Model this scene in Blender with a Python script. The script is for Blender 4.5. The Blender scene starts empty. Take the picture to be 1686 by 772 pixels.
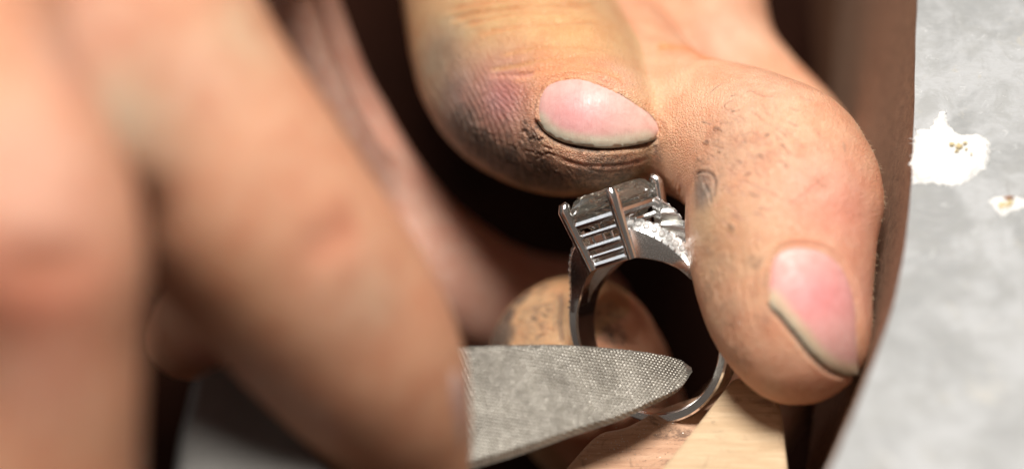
import bpy, bmesh, math, random
import numpy as np
from mathutils import Vector, Matrix
from mathutils.bvhtree import BVHTree
from mathutils.geometry import delaunay_2d_cdt
import openvdb

random.seed(7)
rng = np.random.default_rng(7)
R = math.radians
scene = bpy.context.scene
C = scene.collection
scene.unit_settings.system = 'METRIC'
scene.unit_settings.scale_length = 0.01          # one unit is one centimetre
scene.unit_settings.length_unit = 'CENTIMETERS'

# ------------------------------------------------------------------ camera
ELEV = R(48)                                      # the camera looks down at the bench
DIST = 36.0                                       # to the plane of focus, cm
PPC = 165.0                                       # photograph pixels per cm in that plane
PW, PH = 1686, 772
RX = np.array([1.0, 0.0, 0.0])
UY = np.array([0.0, math.sin(ELEV), math.cos(ELEV)])
ZZ = np.array([0.0, -math.cos(ELEV), math.sin(ELEV)])
ROT = np.stack([RX, UY, ZZ], 1)                   # measured (right, up, nearer) -> world
UP = ROT.T @ np.array([0, 0, 1.0])                # world up in measured axes

def W(v):
    return np.asarray(v, float) @ ROT.T

def P(px, py, z=0.0):
    k = (DIST - z) / DIST / PPC
    return np.array([(px - PW / 2) * k, -(py - PH / 2) * k, z])

cam_d = bpy.data.cameras.new('camera')
cam = bpy.data.objects.new('camera', cam_d)
C.objects.link(cam)
cam.matrix_world = Matrix([[ROT[0, 0], ROT[0, 1], ROT[0, 2], ZZ[0] * DIST],
                           [ROT[1, 0], ROT[1, 1], ROT[1, 2], ZZ[1] * DIST],
                           [ROT[2, 0], ROT[2, 1], ROT[2, 2], ZZ[2] * DIST], [0, 0, 0, 1]])
cam_d.sensor_width = 36
cam_d.lens = 36 * DIST / (PW / PPC)
cam_d.clip_start, cam_d.clip_end = 1, 500
cam_d.dof.use_dof = True
cam_d.dof.focus_distance = DIST + 0.22
APERTURE = 1.75                                    # cm across
cam_d.dof.aperture_fstop = cam_d.lens * 1e-3 / APERTURE
cam_d.dof.aperture_blades = 0
scene.camera = cam

# ------------------------------------------------------------------ light and exposure
world = bpy.data.worlds.new('World')
scene.world = world
world.use_nodes = True
bg = world.node_tree.nodes['Background']
bg.inputs[0].default_value = (1.0, 0.84, 0.72, 1)
bg.inputs[1].default_value = 0.10
scene.view_settings.view_transform = 'Standard'
scene.view_settings.look = 'None'
scene.view_settings.exposure = 0.22
scene.view_settings.gamma = 1.0

def lamp(name, direction, dist, size, power, col, aim=(0, 0, 0)):
    d = bpy.data.lights.new(name, 'AREA')
    d.shape = 'DISK'
    d.size = size
    d.energy = power
    d.color = col
    o = bpy.data.objects.new(name, d)
    C.objects.link(o)
    a = W(aim)
    v = np.array(direction, float)
    v = W(v / np.linalg.norm(v))
    o.location = a + v * dist
    o.rotation_euler = Vector(-v).to_track_quat('-Z', 'Y').to_euler()
    return o

lamp('bench_lamp', (0.0, 0.68, 0.73), 70, 26, 82000, (1.0, 0.95, 0.88))
lamp('fill_light', (-0.80, 0.48, 0.26), 80, 46, 5200, (0.92, 0.96, 1.0))  # added soft source, aimed to reflect in stone and metal and fill shadows

scene.render.engine = 'CYCLES'
scene.cycles.max_bounces = 10
scene.cycles.transmission_bounces = 10
scene.cycles.glossy_bounces = 6
scene.cycles.use_denoising = True
scene.cycles.sample_clamp_indirect = 6

# ------------------------------------------------------------------ material helpers
class NT:
    def __init__(s, name):
        s.m = bpy.data.materials.new(name)
        s.m.use_nodes = True
        s.t = s.m.node_tree
        s.b = s.t.nodes['Principled BSDF']
        s.co = s.n('ShaderNodeTexCoord').outputs['Object']
    def n(s, t, **k):
        o = s.t.nodes.new(t)
        for a, v in k.items():
            setattr(o, a, v)
        return o
    def l(s, a, b):
        s.t.links.new(a, b)
    def put(s, sock, v):
        if hasattr(v, 'is_linked'):
            s.l(v, sock)
        else:
            sock.default_value = v
    def set(s, **k):
        for a, v in k.items():
            s.put(s.b.inputs[a.replace('_', ' ')], v)
    def noise(s, scale, detail=4, rough=0.55, dist=0.0, co=None):
        n = s.n('ShaderNodeTexNoise')
        n.inputs['Scale'].default_value = scale
        n.inputs['Detail'].default_value = detail
        n.inputs['Roughness'].default_value = rough
        n.inputs['Distortion'].default_value = dist
        s.l(co or s.co, n.inputs['Vector'])
        return n.outputs['Fac']
    def voro(s, scale, feature='F1', co=None, rnd=1.0):
        n = s.n('ShaderNodeTexVoronoi', feature=feature)
        n.inputs['Scale'].default_value = scale
        n.inputs['Randomness'].default_value = rnd
        s.l(co or s.co, n.inputs['Vector'])
        return n.outputs['Distance']
    def stretch(s, sc, rot=(0, 0, 0)):
        n = s.n('ShaderNodeMapping')
        n.inputs['Scale'].default_value = sc
        n.inputs['Rotation'].default_value = rot
        s.l(s.co, n.inputs['Vector'])
        return n.outputs[0]
    def ramp(s, v, lo, hi, a=0.0, b=1.0):
        n = s.n('ShaderNodeMapRange')
        n.clamp = True
        n.interpolation_type = 'SMOOTHSTEP'
        s.put(n.inputs[0], v)
        for i, x in enumerate((lo, hi, a, b)):
            n.inputs[i + 1].default_value = x
        return n.outputs[0]
    def math(s, op, a, b=0.0):
        n = s.n('ShaderNodeMath', operation=op)
        s.put(n.inputs[0], a)
        s.put(n.inputs[1], b)
        return n.outputs[0]
    def mix(s, f, a, b, mode='MIX'):
        n = s.n('ShaderNodeMix', data_type='RGBA', blend_type=mode)
        s.put(n.inputs[0], f)
        for i, v in ((6, a), (7, b)):
            s.put(n.inputs[i], v if hasattr(v, 'is_linked') else (*v, 1))
        return n.outputs[2]
    def attr(s, name):
        n = s.n('ShaderNodeAttribute', attribute_name=name)
        return n
    def bump(s, h, strength, dist, normal=None):
        n = s.n('ShaderNodeBump')
        n.inputs['Strength'].default_value = strength
        n.inputs['Distance'].default_value = dist
        s.l(h, n.inputs['Height'])
        if normal is not None:
            s.l(normal, n.inputs['Normal'])
        return n.outputs[0]

def skin_material():
    t = NT('skin')
    tone = t.attr('tone').outputs['Color']
    grime = t.attr('grime').outputs['Fac']
    mott = t.noise(3.2, 5, 0.6)
    c = t.mix(t.ramp(mott, 0.35, 0.7), tone, t.mix(1.0, tone, (0.93, 0.80, 0.76), 'MULTIPLY'))
    fine = t.noise(26, 4, 0.65)
    c = t.mix(t.ramp(fine, 0.45, 0.75, 0, 0.28), c, t.mix(1.0, c, (0.72, 0.58, 0.5), 'MULTIPLY'))
    # grime sits in patches and specks
    gn = t.noise(14, 6, 0.75, 0.6)
    g = t.math('ADD', grime, t.math('MULTIPLY', t.math('SUBTRACT', gn, 0.5), t.ramp(grime, 0.02, 0.5, 0, 1.5)))
    g = t.ramp(g, 0.18, 0.85)
    speck = t.ramp(t.noise(55, 3, 0.7), 0.59, 0.66)
    g2 = t.math('MAXIMUM', t.math('MULTIPLY', g, 0.92), t.math('MULTIPLY', speck, t.ramp(grime, 0.05, 0.4, 0, 0.8)))
    dirt = t.mix(t.ramp(t.noise(18, 5, 0.7), 0.35, 0.7), (0.045, 0.032, 0.026), (0.17, 0.125, 0.10))
    c = t.mix(g2, c, dirt)
    h1 = t.voro(32, 'DISTANCE_TO_EDGE')
    h1 = t.ramp(h1, 0.0, 0.25)
    st = t.noise(30, 4, 0.6, 0.5, co=t.stretch((1, 0.28, 0.6), (0.4, 0.3, 0.5)))
    h = t.math('ADD', t.math('MULTIPLY', h1, 0.35), t.math('ADD', t.math('MULTIPLY', st, 0.7), t.math('MULTIPLY', gn, t.ramp(grime, 0, 0.6, 0.1, 1.2))))
    nb = t.bump(h, 0.85, 0.021)
    t.set(Base_Color=c, Roughness=t.math('ADD', t.ramp(fine, 0.3, 0.7, 0.31, 0.48), t.math('MULTIPLY', g2, 0.1)), Normal=nb)
    t.set(Subsurface_Weight=0.22, Subsurface_Radius=(0.28, 0.11, 0.06), Subsurface_Scale=1.0, Specular_IOR_Level=0.42)
    return t.m

def nail_material():
    t = NT('nail')
    tone = t.attr('tone').outputs['Color']
    grime = t.attr('grime').outputs['Fac']
    n = t.noise(9, 5, 0.65, 0.4)
    c = t.mix(t.ramp(n, 0.3, 0.75, 0, 0.8), tone, t.mix(1.0, tone, (0.86, 0.74, 0.72), 'MULTIPLY'))
    g = t.math('ADD', grime, t.math('MULTIPLY', t.math('SUBTRACT', t.noise(16, 6, 0.75), 0.5), t.ramp(grime, 0, 0.4, 0, 1.3)))
    spk = t.ramp(t.noise(30, 2, 0.5), 0.70, 0.76, 0, 0.25)
    c = t.mix(t.math('MAXIMUM', t.ramp(g, 0.25, 0.8), spk), c, (0.11, 0.105, 0.085))
    lines = t.noise(24, 3, 0.6, co=t.stretch((1.4, 0.25, 0.25), (0, 0, 0.3)))
    t.set(Base_Color=c, Roughness=t.ramp(n, 0.3, 0.7, 0.32, 0.52), Normal=t.bump(t.math('ADD', t.math('MULTIPLY', lines, 0.5), n), 0.45, 0.014))
    t.set(Subsurface_Weight=0.25, Subsurface_Radius=(0.12, 0.06, 0.05), Subsurface_Scale=1.0, Specular_IOR_Level=0.4)
    return t.m

def metal(name, col, rough, scratch=0.25, scale=(1, 1, 1), dirt=0.0, dist=0.004):
    t = NT(name)
    n = t.noise(40, 4, 0.7, co=t.stretch(scale))
    sm = t.noise(6, 5, 0.65)
    c = t.mix(t.ramp(sm, 0.35, 0.7, 0, 0.35), col, [x * 0.75 for x in col])
    if dirt:
        c = t.mix(t.ramp(t.noise(8, 6, 0.75), 0.5, 0.7, 0, dirt), c, (0.06, 0.045, 0.03))
    t.set(Base_Color=c, Metallic=1.0, Roughness=t.ramp(n, 0.3, 0.75, max(rough - 0.08, 0.04), rough + 0.12), Normal=t.bump(n, scratch, dist))
    return t.m

def file_material():
    t = NT('file_steel')
    n = t.noise(60, 3, 0.7)
    d = t.noise(3, 5, 0.7)
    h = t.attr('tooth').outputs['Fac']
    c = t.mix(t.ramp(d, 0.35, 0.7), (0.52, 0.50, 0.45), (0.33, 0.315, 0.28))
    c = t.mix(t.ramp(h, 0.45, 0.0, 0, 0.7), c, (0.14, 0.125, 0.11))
    glint = t.ramp(n, 0.60, 0.68)
    t.set(Base_Color=c, Metallic=0.85, Roughness=t.ramp(glint, 0, 1, 0.5, 0.26), Normal=t.bump(n, 0.5, 0.008))
    return t.m

def gem_material(name, col, ior, tr=1.0):
    t = NT(name)
    t.set(Base_Color=(*col, 1), Roughness=0.01, IOR=ior, Transmission_Weight=tr)
    return t.m

def wood_material(name, light, dark, rough, ang, mess=0.5):
    t = NT(name)
    co = t.stretch((0.35, 5, 5), (0, 0, ang))
    g = t.noise(2.2, 6, 0.62, 0.8, co=co)
    f = t.noise(9, 5, 0.7, 0.3, co=co)
    c = t.mix(t.ramp(g, 0.3, 0.72), light, dark)
    c = t.mix(t.ramp(f, 0.5, 0.75, 0, 0.6), c, [x * 0.62 for x in dark])
    st = t.noise(2.5, 6, 0.72, 1.0)
    c = t.mix(t.ramp(st, 0.52, 0.68, 0, mess), c, (0.17, 0.10, 0.065))
    sc = t.noise(7, 5, 0.75, 1.2, co=t.stretch((1, 3, 2), (0, 0, ang + 1.0)))
    c = t.mix(t.ramp(sc, 0.62, 0.70, 0, mess), c, (0.05, 0.035, 0.028))
    t.set(Base_Color=c, Roughness=rough, Normal=t.bump(t.math('ADD', t.math('ADD', f, g), sc), 0.5, 0.03))
    return t.m

def laminate_material():
    t = NT('worn_laminate')
    a = t.noise(1.1, 6, 0.65, 0.4)
    b = t.noise(7, 6, 0.7, co=t.stretch((1, 2.6, 1)))
    c = t.mix(t.ramp(a, 0.40, 0.60), (0.38, 0.39, 0.402), (0.26, 0.268, 0.272))
    c = t.mix(t.ramp(b, 0.45, 0.72, 0, 0.7), c, (0.32, 0.325, 0.33))
    c = t.mix(t.ramp(t.noise(2.3, 5, 0.7, 1.5), 0.60, 0.72, 0, 0.55), c, (0.43, 0.40, 0.34))
    c = t.mix(t.ramp(t.noise(3.1, 6, 0.72, 0.6), 0.45, 0.66, 0, 0.6), c, (0.27, 0.275, 0.272))
    sp = t.ramp(t.noise(20, 4, 0.75), 0.62, 0.70, 0, 0.7)
    c = t.mix(sp, c, (0.25, 0.25, 0.26))
    scr = t.ramp(t.noise(16, 3, 0.6, 0.4, co=t.stretch((1, 0.09, 1), (0, 0, 0.9))), 0.66, 0.70, 0, 0.55)
    scr2 = t.ramp(t.noise(13, 3, 0.6, 0.4, co=t.stretch((1, 0.07, 1), (0, 0, -0.5))), 0.67, 0.71, 0, 0.5)
    c = t.mix(t.math('MAXIMUM', scr, scr2), c, (0.24, 0.235, 0.23))
    wh = t.ramp(t.noise(6, 6, 0.78, 0.8), 0.60, 0.68, 0, 0.5)
    c = t.mix(wh, c, (0.62, 0.63, 0.64))
    t.set(Base_Color=c, Roughness=t.ramp(b, 0.3, 0.7, 0.38, 0.6), Normal=t.bump(t.math('ADD', b, t.math('MULTIPLY', wh, 0.5)), 0.35, 0.02))
    return t.m

def plain(name, col, rough, var=0.3, scale=6, bump=0.3, dist=0.02, **k):
    t = NT(name)
    n = t.noise(scale, 6, 0.68, 0.4)
    c = t.mix(t.ramp(n, 0.3, 0.7), col, [x * (1 - var) for x in col])
    t.set(Base_Color=c, Roughness=rough, Normal=t.bump(n, bump, dist), **k)
    return t.m

M = dict(
    skin=skin_material(), nail=nail_material(), file=file_material(),
    gold=metal('white_gold', (0.93, 0.93, 0.93), 0.10, 0.08, (1, 4, 1)),
    brushed=metal('brushed_white_gold', (0.92, 0.92, 0.91), 0.20, 0.08, (1, 6, 2), 0.1),
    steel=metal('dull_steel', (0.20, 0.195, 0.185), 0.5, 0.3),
    shiny=metal('filings', (0.7, 0.67, 0.6), 0.35),
    stone=gem_material('diamond', (0.99, 0.97, 0.86), 2.3, 0.96),
    melee=gem_material('small_diamond', (0.95, 0.95, 0.94), 2.2, 0.7),
    pin=wood_material('scuffed_pin_wood', (0.60, 0.38, 0.25), (0.46, 0.26, 0.16), 0.6, 0.9, 0.9),
    block=wood_material('pale_wood', (0.64, 0.48, 0.31), (0.50, 0.35, 0.21), 0.6, 0.15, 0.45),
    edge=wood_material('bench_edge_wood', (0.27, 0.16, 0.105), (0.15, 0.085, 0.055), 0.6, 0.0, 0.85),
    laminate=laminate_material(),
    fibre=plain('torn_paper', (0.90, 0.90, 0.89), 0.9, 0.2, 12, 0.8, 0.06),
    stain=plain('yellowed_core', (0.55, 0.45, 0.25), 0.9, 0.4, 12),
    rust=plain('brown_core', (0.30, 0.14, 0.07), 0.9, 0.4, 12),
    leather=plain('brown_leather', (0.12, 0.05, 0.024), 0.62, 0.6, 1.2, 0.4, 0.05),
    dark=plain('shaded_hollow', (0.020, 0.006, 0.003), 1.0, 0.5, 1.5, Specular_IOR_Level=0.1),  # near-black colour paints in the shade of the hollow behind the hands
)

# ------------------------------------------------------------------ object helpers
def empty(name, label, cat, base, group=None):
    o = bpy.data.objects.new(name, None)
    o.empty_display_size = 0.5
    C.objects.link(o)
    o.location = W(base)
    o['label'], o['category'] = label, cat
    if group:
        o['group'] = group
    return o

def tag(o, label=None, cat=None, group=None, kind=None):
    for k, v in (('label', label), ('category', cat), ('group', group), ('kind', kind)):
        if v:
            o[k] = v
    return o

def mesh_obj(name, verts, faces, m, parent=None, base=None, smooth=True, attrs=None):
    """verts in measured axes; base: a thing without parent gets its origin there"""
    v = W(verts)
    origin = np.array(parent.location) if parent is not None and parent.parent is None else None
    if parent is not None and parent.parent is not None:
        origin = np.array(parent.parent.location) + np.array(parent.location)
    if parent is None:
        origin = W(base) if base is not None else W(np.mean(verts, 0))
    me = bpy.data.meshes.new(name)
    me.from_pydata((v - origin).tolist(), [], faces if isinstance(faces, list) else faces.tolist())
    me.materials.append(m)
    if smooth:
        me.polygons.foreach_set('use_smooth', np.ones(len(me.polygons), bool))
    for k, a in (attrs or {}).items():
        a = np.asarray(a, np.float32)
        if a.ndim == 1:
            at = me.attributes.new(k, 'FLOAT', 'POINT')
            at.data.foreach_set('value', a)
        else:
            at = me.attributes.new(k, 'FLOAT_COLOR', 'POINT')
            at.data.foreach_set('color', np.concatenate([a, np.ones((len(a), 1), np.float32)], 1).ravel())
    me.update()
    o = bpy.data.objects.new(name, me)
    C.objects.link(o)
    if parent is not None:
        o.parent = parent
    else:
        o.location = origin
    return o

def fix_normals(o):
    bm = bmesh.new()
    bm.from_mesh(o.data)
    bmesh.ops.recalc_face_normals(bm, faces=bm.faces)
    bm.to_mesh(o.data)
    bm.free()
    return o

class Geo:
    """collects pieces of ONE part"""
    def __init__(s):
        s.v, s.f = [], []
    def add(s, v, f):
        k = len(s.v)
        s.v += [list(map(float, x)) for x in v]
        s.f += [[i + k for i in q] for q in f]
    def tube(s, pts, rad, n=12, cap=True, squash=1.0, side=None):
        pts = np.asarray(pts, float)
        rad = np.broadcast_to(np.asarray(rad, float), (len(pts),))
        rings = []
        for i, p in enumerate(pts):
            d = pts[min(i + 1, len(pts) - 1)] - pts[max(i - 1, 0)]
            d /= np.linalg.norm(d) + 1e-9
            a = np.array(side if side is not None else (0.31, 0.2, 0.93), float)
            a = a - d * (a @ d)
            a /= np.linalg.norm(a)
            b = np.cross(d, a)
            rings.append([p + rad[i] * (math.cos(t) * a + squash * math.sin(t) * b) for t in np.linspace(0, 2 * math.pi, n, endpoint=False)])
        v = [q for r_ in rings for q in r_]
        f = [[i * n + j, i * n + (j + 1) % n, (i + 1) * n + (j + 1) % n, (i + 1) * n + j] for i in range(len(pts) - 1) for j in range(n)]
        if cap:
            f += [list(range(n))[::-1], [(len(pts) - 1) * n + j for j in range(n)]]
        s.add(v, f)
    def obj(s, name, m, parent=None, base=None, smooth=True, bevel=0.0, autosmooth=True):
        o = mesh_obj(name, np.array(s.v), s.f, m, parent, base, smooth)
        fix_normals(o)
        if bevel:
            b = o.modifiers.new('bevel', 'BEVEL')
            b.width, b.segments, b.limit_method, b.angle_limit = bevel, 2, 'ANGLE', R(35)
            b.harden_normals = False
        if smooth and autosmooth:
            sharp = np.zeros(len(o.data.edges), bool)
            bm = bmesh.new()
            bm.from_mesh(o.data)
            for e in bm.edges:
                if len(e.link_faces) == 2 and e.calc_face_angle() > R(38):
                    e.smooth = False
            bm.to_mesh(o.data)
            bm.free()
        return o

def vnoise(p, scale, seed=0, octaves=3):
    """smooth value noise at points p (N,3)"""
    out = np.zeros(len(p))
    amp, tot = 1.0, 0.0
    tab = np.random.default_rng(seed).random(4096)
    for o in range(octaves):
        q = p * scale * (2 ** o) + 37.7 * o
        i = np.floor(q).astype(np.int64)
        f = q - i
        f = f * f * (3 - 2 * f)
        acc = 0
        for dx in (0, 1):
            for dy in (0, 1):
                for dz in (0, 1):
                    hsh = ((i[:, 0] + dx) * 73856093 ^ (i[:, 1] + dy) * 19349663 ^ (i[:, 2] + dz) * 83492791) & 4095
                    w = (f[:, 0] if dx else 1 - f[:, 0]) * (f[:, 1] if dy else 1 - f[:, 1]) * (f[:, 2] if dz else 1 - f[:, 2])
                    acc = acc + tab[hsh] * w
        out += acc * amp
        tot += amp
        amp *= 0.5
    return out / tot

def sstep(x, a, b):
    t = np.clip((x - a) / (b - a), 0, 1)
    return t * t * (3 - 2 * t)

# ------------------------------------------------------------------ bodies as one smooth surface
def spline(pts, n=8):
    pts = np.asarray(pts, float)
    if len(pts) < 3:
        return np.linspace(pts[0], pts[-1], n)
    out = []
    q = np.vstack([2 * pts[0] - pts[1], pts, 2 * pts[-1] - pts[-2]])
    for i in range(1, len(q) - 2):
        for t in np.linspace(0, 1, n, endpoint=False):
            a, b, c, d = q[i - 1], q[i], q[i + 1], q[i + 2]
            out.append(0.5 * (2 * b + (c - a) * t + (2 * a - 5 * b + 4 * c - d) * t * t + (3 * b - a - 3 * c + d) * t ** 3))
    out.append(pts[-1])
    return np.array(out)

def limb_distance(p, limb):
    """limb: list of (centre, radius); optional flattening along a direction"""
    best = None
    flat = limb.get('flat')
    pts = limb['pts']
    for (a, ra), (b, rb) in zip(pts[:-1], pts[1:]):
        ab = b - a
        t = np.clip(((p - a) @ ab) / (ab @ ab + 1e-9), 0, 1)
        q = p - a - t[:, None] * ab
        if flat is not None:
            n, k = flat
            q = q + np.outer(q @ n, n) * (k - 1)
        d = np.sqrt((q * q).sum(1)) - (ra + (rb - ra) * t)
        if best is None:
            best = d
        else:
            k = limb.get('k', 0.25) * 0.3
            h = np.clip(0.5 + 0.5 * (best - d) / k, 0, 1)
            best = best * (1 - h) + d * h - k * h * (1 - h)
    return best

def L(points, blend=0.15, k=0.25, flat=None):
    """points in (px, py, radius px, nearness)"""
    out = []
    for px, py, r, z in points:
        out.append(np.r_[P(px, py, z), r / PPC * (DIST - z) / DIST])
    out = spline(out, 3) if len(out) > 2 else np.array(out)
    out = [(q[:3], q[3]) for q in out]
    return dict(pts=out, blend=blend, k=k, flat=flat)

def skin_surface(limbs, h):
    lo = np.min([c - r for l_ in limbs for c, r in l_['pts']], 0) - 0.5
    hi = np.max([c + r for l_ in limbs for c, r in l_['pts']], 0) + 0.5
    n = np.ceil((hi - lo) / h).astype(int) + 1
    F = np.full(n, 9.0, np.float32)
    for l_ in limbs:
        mlo = np.min([c - r for c, r in l_['pts']], 0) - 0.45
        mhi = np.max([c + r for c, r in l_['pts']], 0) + 0.45
        i0 = np.maximum(np.floor((mlo - lo) / h).astype(int), 0)
        i1 = np.minimum(np.ceil((mhi - lo) / h).astype(int) + 1, n)
        ax = [lo[a] + h * np.arange(i0[a], i1[a]) for a in range(3)]
        g = np.stack(np.meshgrid(*ax, indexing='ij'), -1)
        sh = g.shape[:3]
        d = limb_distance(g.reshape(-1, 3), l_).reshape(sh)
        s_ = tuple(slice(i0[a], i1[a]) for a in range(3))
        f = F[s_]
        k = l_['blend']
        hh = np.clip(0.5 + 0.5 * (f - d) / k, 0, 1)
        F[s_] = f * (1 - hh) + d * hh - k * hh * (1 - hh)
    grid = openvdb.FloatGrid(9.0)
    grid.copyFromArray(F)
    pts, quads = grid.convertToQuads(0.0)
    return np.asarray(pts, float) * h + lo, np.asarray(quads)

def topology(nv, faces_me):
    e = np.zeros(len(faces_me.edges) * 2, np.int32)
    faces_me.edges.foreach_get('vertices', e)
    e = e.reshape(-1, 2)
    deg = np.bincount(e.ravel(), minlength=nv).astype(float)
    return e, np.maximum(deg, 1)

def relax(v, e, deg, times, lam=0.5, mask=None):
    for _ in range(times):
        s_ = np.stack([np.bincount(e[:, 0], v[e[:, 1], a], len(v)) + np.bincount(e[:, 1], v[e[:, 0], a], len(v)) for a in range(3)], 1) / deg[:, None]
        dv = (s_ - v) * lam
        if mask is not None:
            dv *= mask[:, None]
        v = v + dv
    return v

def normals_of(me, v):
    me.vertices.foreach_set('co', v.astype(np.float32).ravel())
    me.update()
    n = np.zeros(len(v) * 3, np.float32)
    me.vertex_normals.foreach_get('vector', n)
    return n.reshape(-1, 3).astype(float)

def to_px(v):
    k = DIST / (DIST - v[:, 2]) * PPC
    return np.stack([v[:, 0] * k + PW / 2, -v[:, 1] * k + PH / 2], 1)

def seg_dist(v, poly):
    """distance to a polyline and the share of its length at the nearest point"""
    best = np.full(len(v), 1e9)
    at = np.zeros(len(v))
    n = len(poly) - 1
    for i in range(n):
        a, b = poly[i], poly[i + 1]
        ab = b - a
        t = np.clip(((v - a) @ ab) / (ab @ ab + 1e-12), 0, 1)
        q = v - a - t[:, None] * ab
        d = np.sqrt((q * q).sum(1))
        m = d < best
        best[m] = d[m]
        at[m] = (i + t[m]) / n
    return best, at

class Body:
    """a hand: one continuous skin with creases, marks and fingernails"""
    def __init__(s, limbs, h, focus):
        pts, quads = skin_surface(limbs, h)
        me = bpy.data.meshes.new('hand')
        me.from_pydata(pts.tolist(), [], quads.tolist())
        me.update()
        bm = bmesh.new()
        bm.from_mesh(me)
        bmesh.ops.recalc_face_normals(bm, faces=bm.faces)
        bm.to_mesh(me)
        bm.free()
        v = np.array(pts)
        e, deg = topology(len(v), me)
        v = relax(v, e, deg, 6)
        nr = normals_of(me, v)
        # finer mesh where the photograph is sharp
        px = to_px(v)
        mask = np.zeros(len(v), bool)
        view = np.array([0, 0, DIST]) - v
        facing = (nr * view).sum(1) / np.linalg.norm(view, axis=1) > -0.25
        for (x0, y0, x1, y1, z0, z1) in focus:
            mask |= (px[:, 0] > x0) & (px[:, 0] < x1) & (px[:, 1] > y0) & (px[:, 1] < y1) & (v[:, 2] > z0) & (v[:, 2] < z1) & facing
        bm = bmesh.new()
        bm.from_mesh(me)
        bm.verts.ensure_lookup_table()
        ed = {ed_ for f in bm.faces if all(mask[x.index] for x in f.verts) for ed_ in f.edges}
        n0 = len(bm.verts)
        bmesh.ops.subdivide_edges(bm, edges=list(ed), cuts=3, use_grid_fill=True)
        bm.to_mesh(me)
        bm.free()
        v = np.zeros(len(me.vertices) * 3, np.float32)
        me.vertices.foreach_get('co', v)
        v = v.reshape(-1, 3).astype(float)
        e, deg = topology(len(v), me)
        ln = np.linalg.norm(v[e[:, 0]] - v[e[:, 1]], axis=1)
        finev = np.zeros(len(v))
        small = ln < h * 0.6
        finev[e[small].ravel()] = 1
        v = relax(v, e, deg, 14, 0.5, finev)
        s.me, s.v, s.e, s.deg, s.fine = me, v, e, deg, finev
        s.n = normals_of(me, v)
        s.base = v.copy()
        polys = [tuple(p.vertices) for p in me.polygons]
        s.bvh = BVHTree.FromPolygons(v.tolist(), polys)
        s.disp = np.zeros(len(v))
        s.grime = np.zeros(len(v))
        s.tone = np.zeros((len(v), 3))
        s.px = to_px(v)
        vw = np.array([0, 0, DIST]) - v
        s.face = (s.n * vw).sum(1) / np.linalg.norm(vw, axis=1)
    def hit(s, px, py):
        eye = Vector((0, 0, DIST))
        d = Vector(P(px, py, 0)) - eye
        r = s.bvh.ray_cast(eye, d.normalized())
        return None if r[0] is None else np.array(r[0])
    def line(s, pts):
        pts = spline(pts)
        out = []
        for x, y in pts:
            q = s.hit(x, y)
            if q is not None and (not out or np.linalg.norm(q - out[-1]) < 0.6):
                out.append(q)
        return np.array(out) if len(out) > 1 else None
    def crease(s, pts, w, depth, grime=0.0, tint=None, tint_w=None, rim=0.35):
        p = s.line(pts)
        if p is None:
            return
        lo, hi = p.min(0) - w * 4 - 0.1, p.max(0) + w * 4 + 0.1
        idx = np.nonzero(((s.base > lo) & (s.base < hi)).all(1))[0]
        if not len(idx):
            return
        q = s.base[idx]
        wob = (vnoise(q, 4.0, 3) - 0.5) * w * 1.2
        d, at = seg_dist(q, p)
        d = np.abs(d + wob)
        fade = sstep(at, -0.01, 0.12) * sstep(1 - at, -0.01, 0.12)
        g = np.exp(-(d / w) ** 2) * fade
        s.disp[idx] += -depth * g + depth * rim * np.exp(-((d - 2.1 * w) / w) ** 2) * fade
        if grime:
            gg = np.exp(-(d / (w * 0.9)) ** 2) * fade * grime
            s.grime[idx] = np.maximum(s.grime[idx], gg)
        if tint is not None:
            tw = tint_w or w * 1.5
            a = (np.exp(-(d / tw) ** 2) * fade)[:, None] * 0.85
            s.tone[idx] = s.tone[idx] * (1 - a) + np.array(tint) * a
    def patch(s, px, py, rx, col=None, a=1.0, grime=0.0, ry=None, rot=0.0, lift=0.0, ragged=0.0, seed=1):
        c = s.hit(px, py)
        if c is None:
            return
        ry = ry or rx
        q = s.base - c
        idx = np.nonzero((np.abs(q) < 2.6 * max(rx, ry) / PPC).all(1))[0]
        q = q[idx]
        x = (q[:, 0] * math.cos(rot) - q[:, 1] * math.sin(rot)) / (rx / PPC)
        y = (q[:, 0] * math.sin(rot) + q[:, 1] * math.cos(rot)) / (ry / PPC)
        z = q[:, 2] / (max(rx, ry) * 1.2 / PPC)
        r2 = x * x + y * y + z * z
        if ragged:
            r2 = r2 * (1 + ragged * (vnoise(s.base[idx], 7 if max(rx, ry) > 15 else 22, seed) - 0.5) * (2 if max(rx, ry) > 15 else 3))
        g = np.exp(-np.maximum(r2, 0) ** (1.0 if not ragged else 1.6))
        if col is not None:
            k = (g * a)[:, None]
            s.tone[idx] = s.tone[idx] * (1 - k) + np.array(col) * k
        if grime:
            s.grime[idx] = np.maximum(s.grime[idx], g * grime)
        s.disp[idx] += lift * g
    def bed(s, outline, zmin, sink=0.07, fold=0.03, fold_skip=None, packed=1.0):
        """seat for a fingernail"""
        o = spline(list(outline) + [outline[0]], 6)
        x, y = s.px[:, 0], s.px[:, 1]
        cand = np.nonzero((x > o[:, 0].min() - 40) & (x < o[:, 0].max() + 40) & (y > o[:, 1].min() - 40) & (y < o[:, 1].max() + 40) & (s.face > -0.1) & (s.base[:, 2] > zmin))[0]
        xy = s.px[cand]
        inside = np.zeros(len(cand), bool)
        j = len(o) - 1
        for i in range(len(o)):
            a, b = o[i], o[j]
            c = ((a[1] > xy[:, 1]) != (b[1] > xy[:, 1])) & (xy[:, 0] < (b[0] - a[0]) * (xy[:, 1] - a[1]) / (b[1] - a[1] + 1e-9) + a[0])
            inside ^= c
            j = i
        d, at = seg_dist(np.c_[xy, np.zeros(len(xy))], np.c_[o, np.zeros(len(o))])
        sd = np.where(inside, d, -d)
        s.disp[cand] -= sink * sstep(sd, 1, 12)
        f = np.exp(-((sd + 10) / 7) ** 2)
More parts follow.
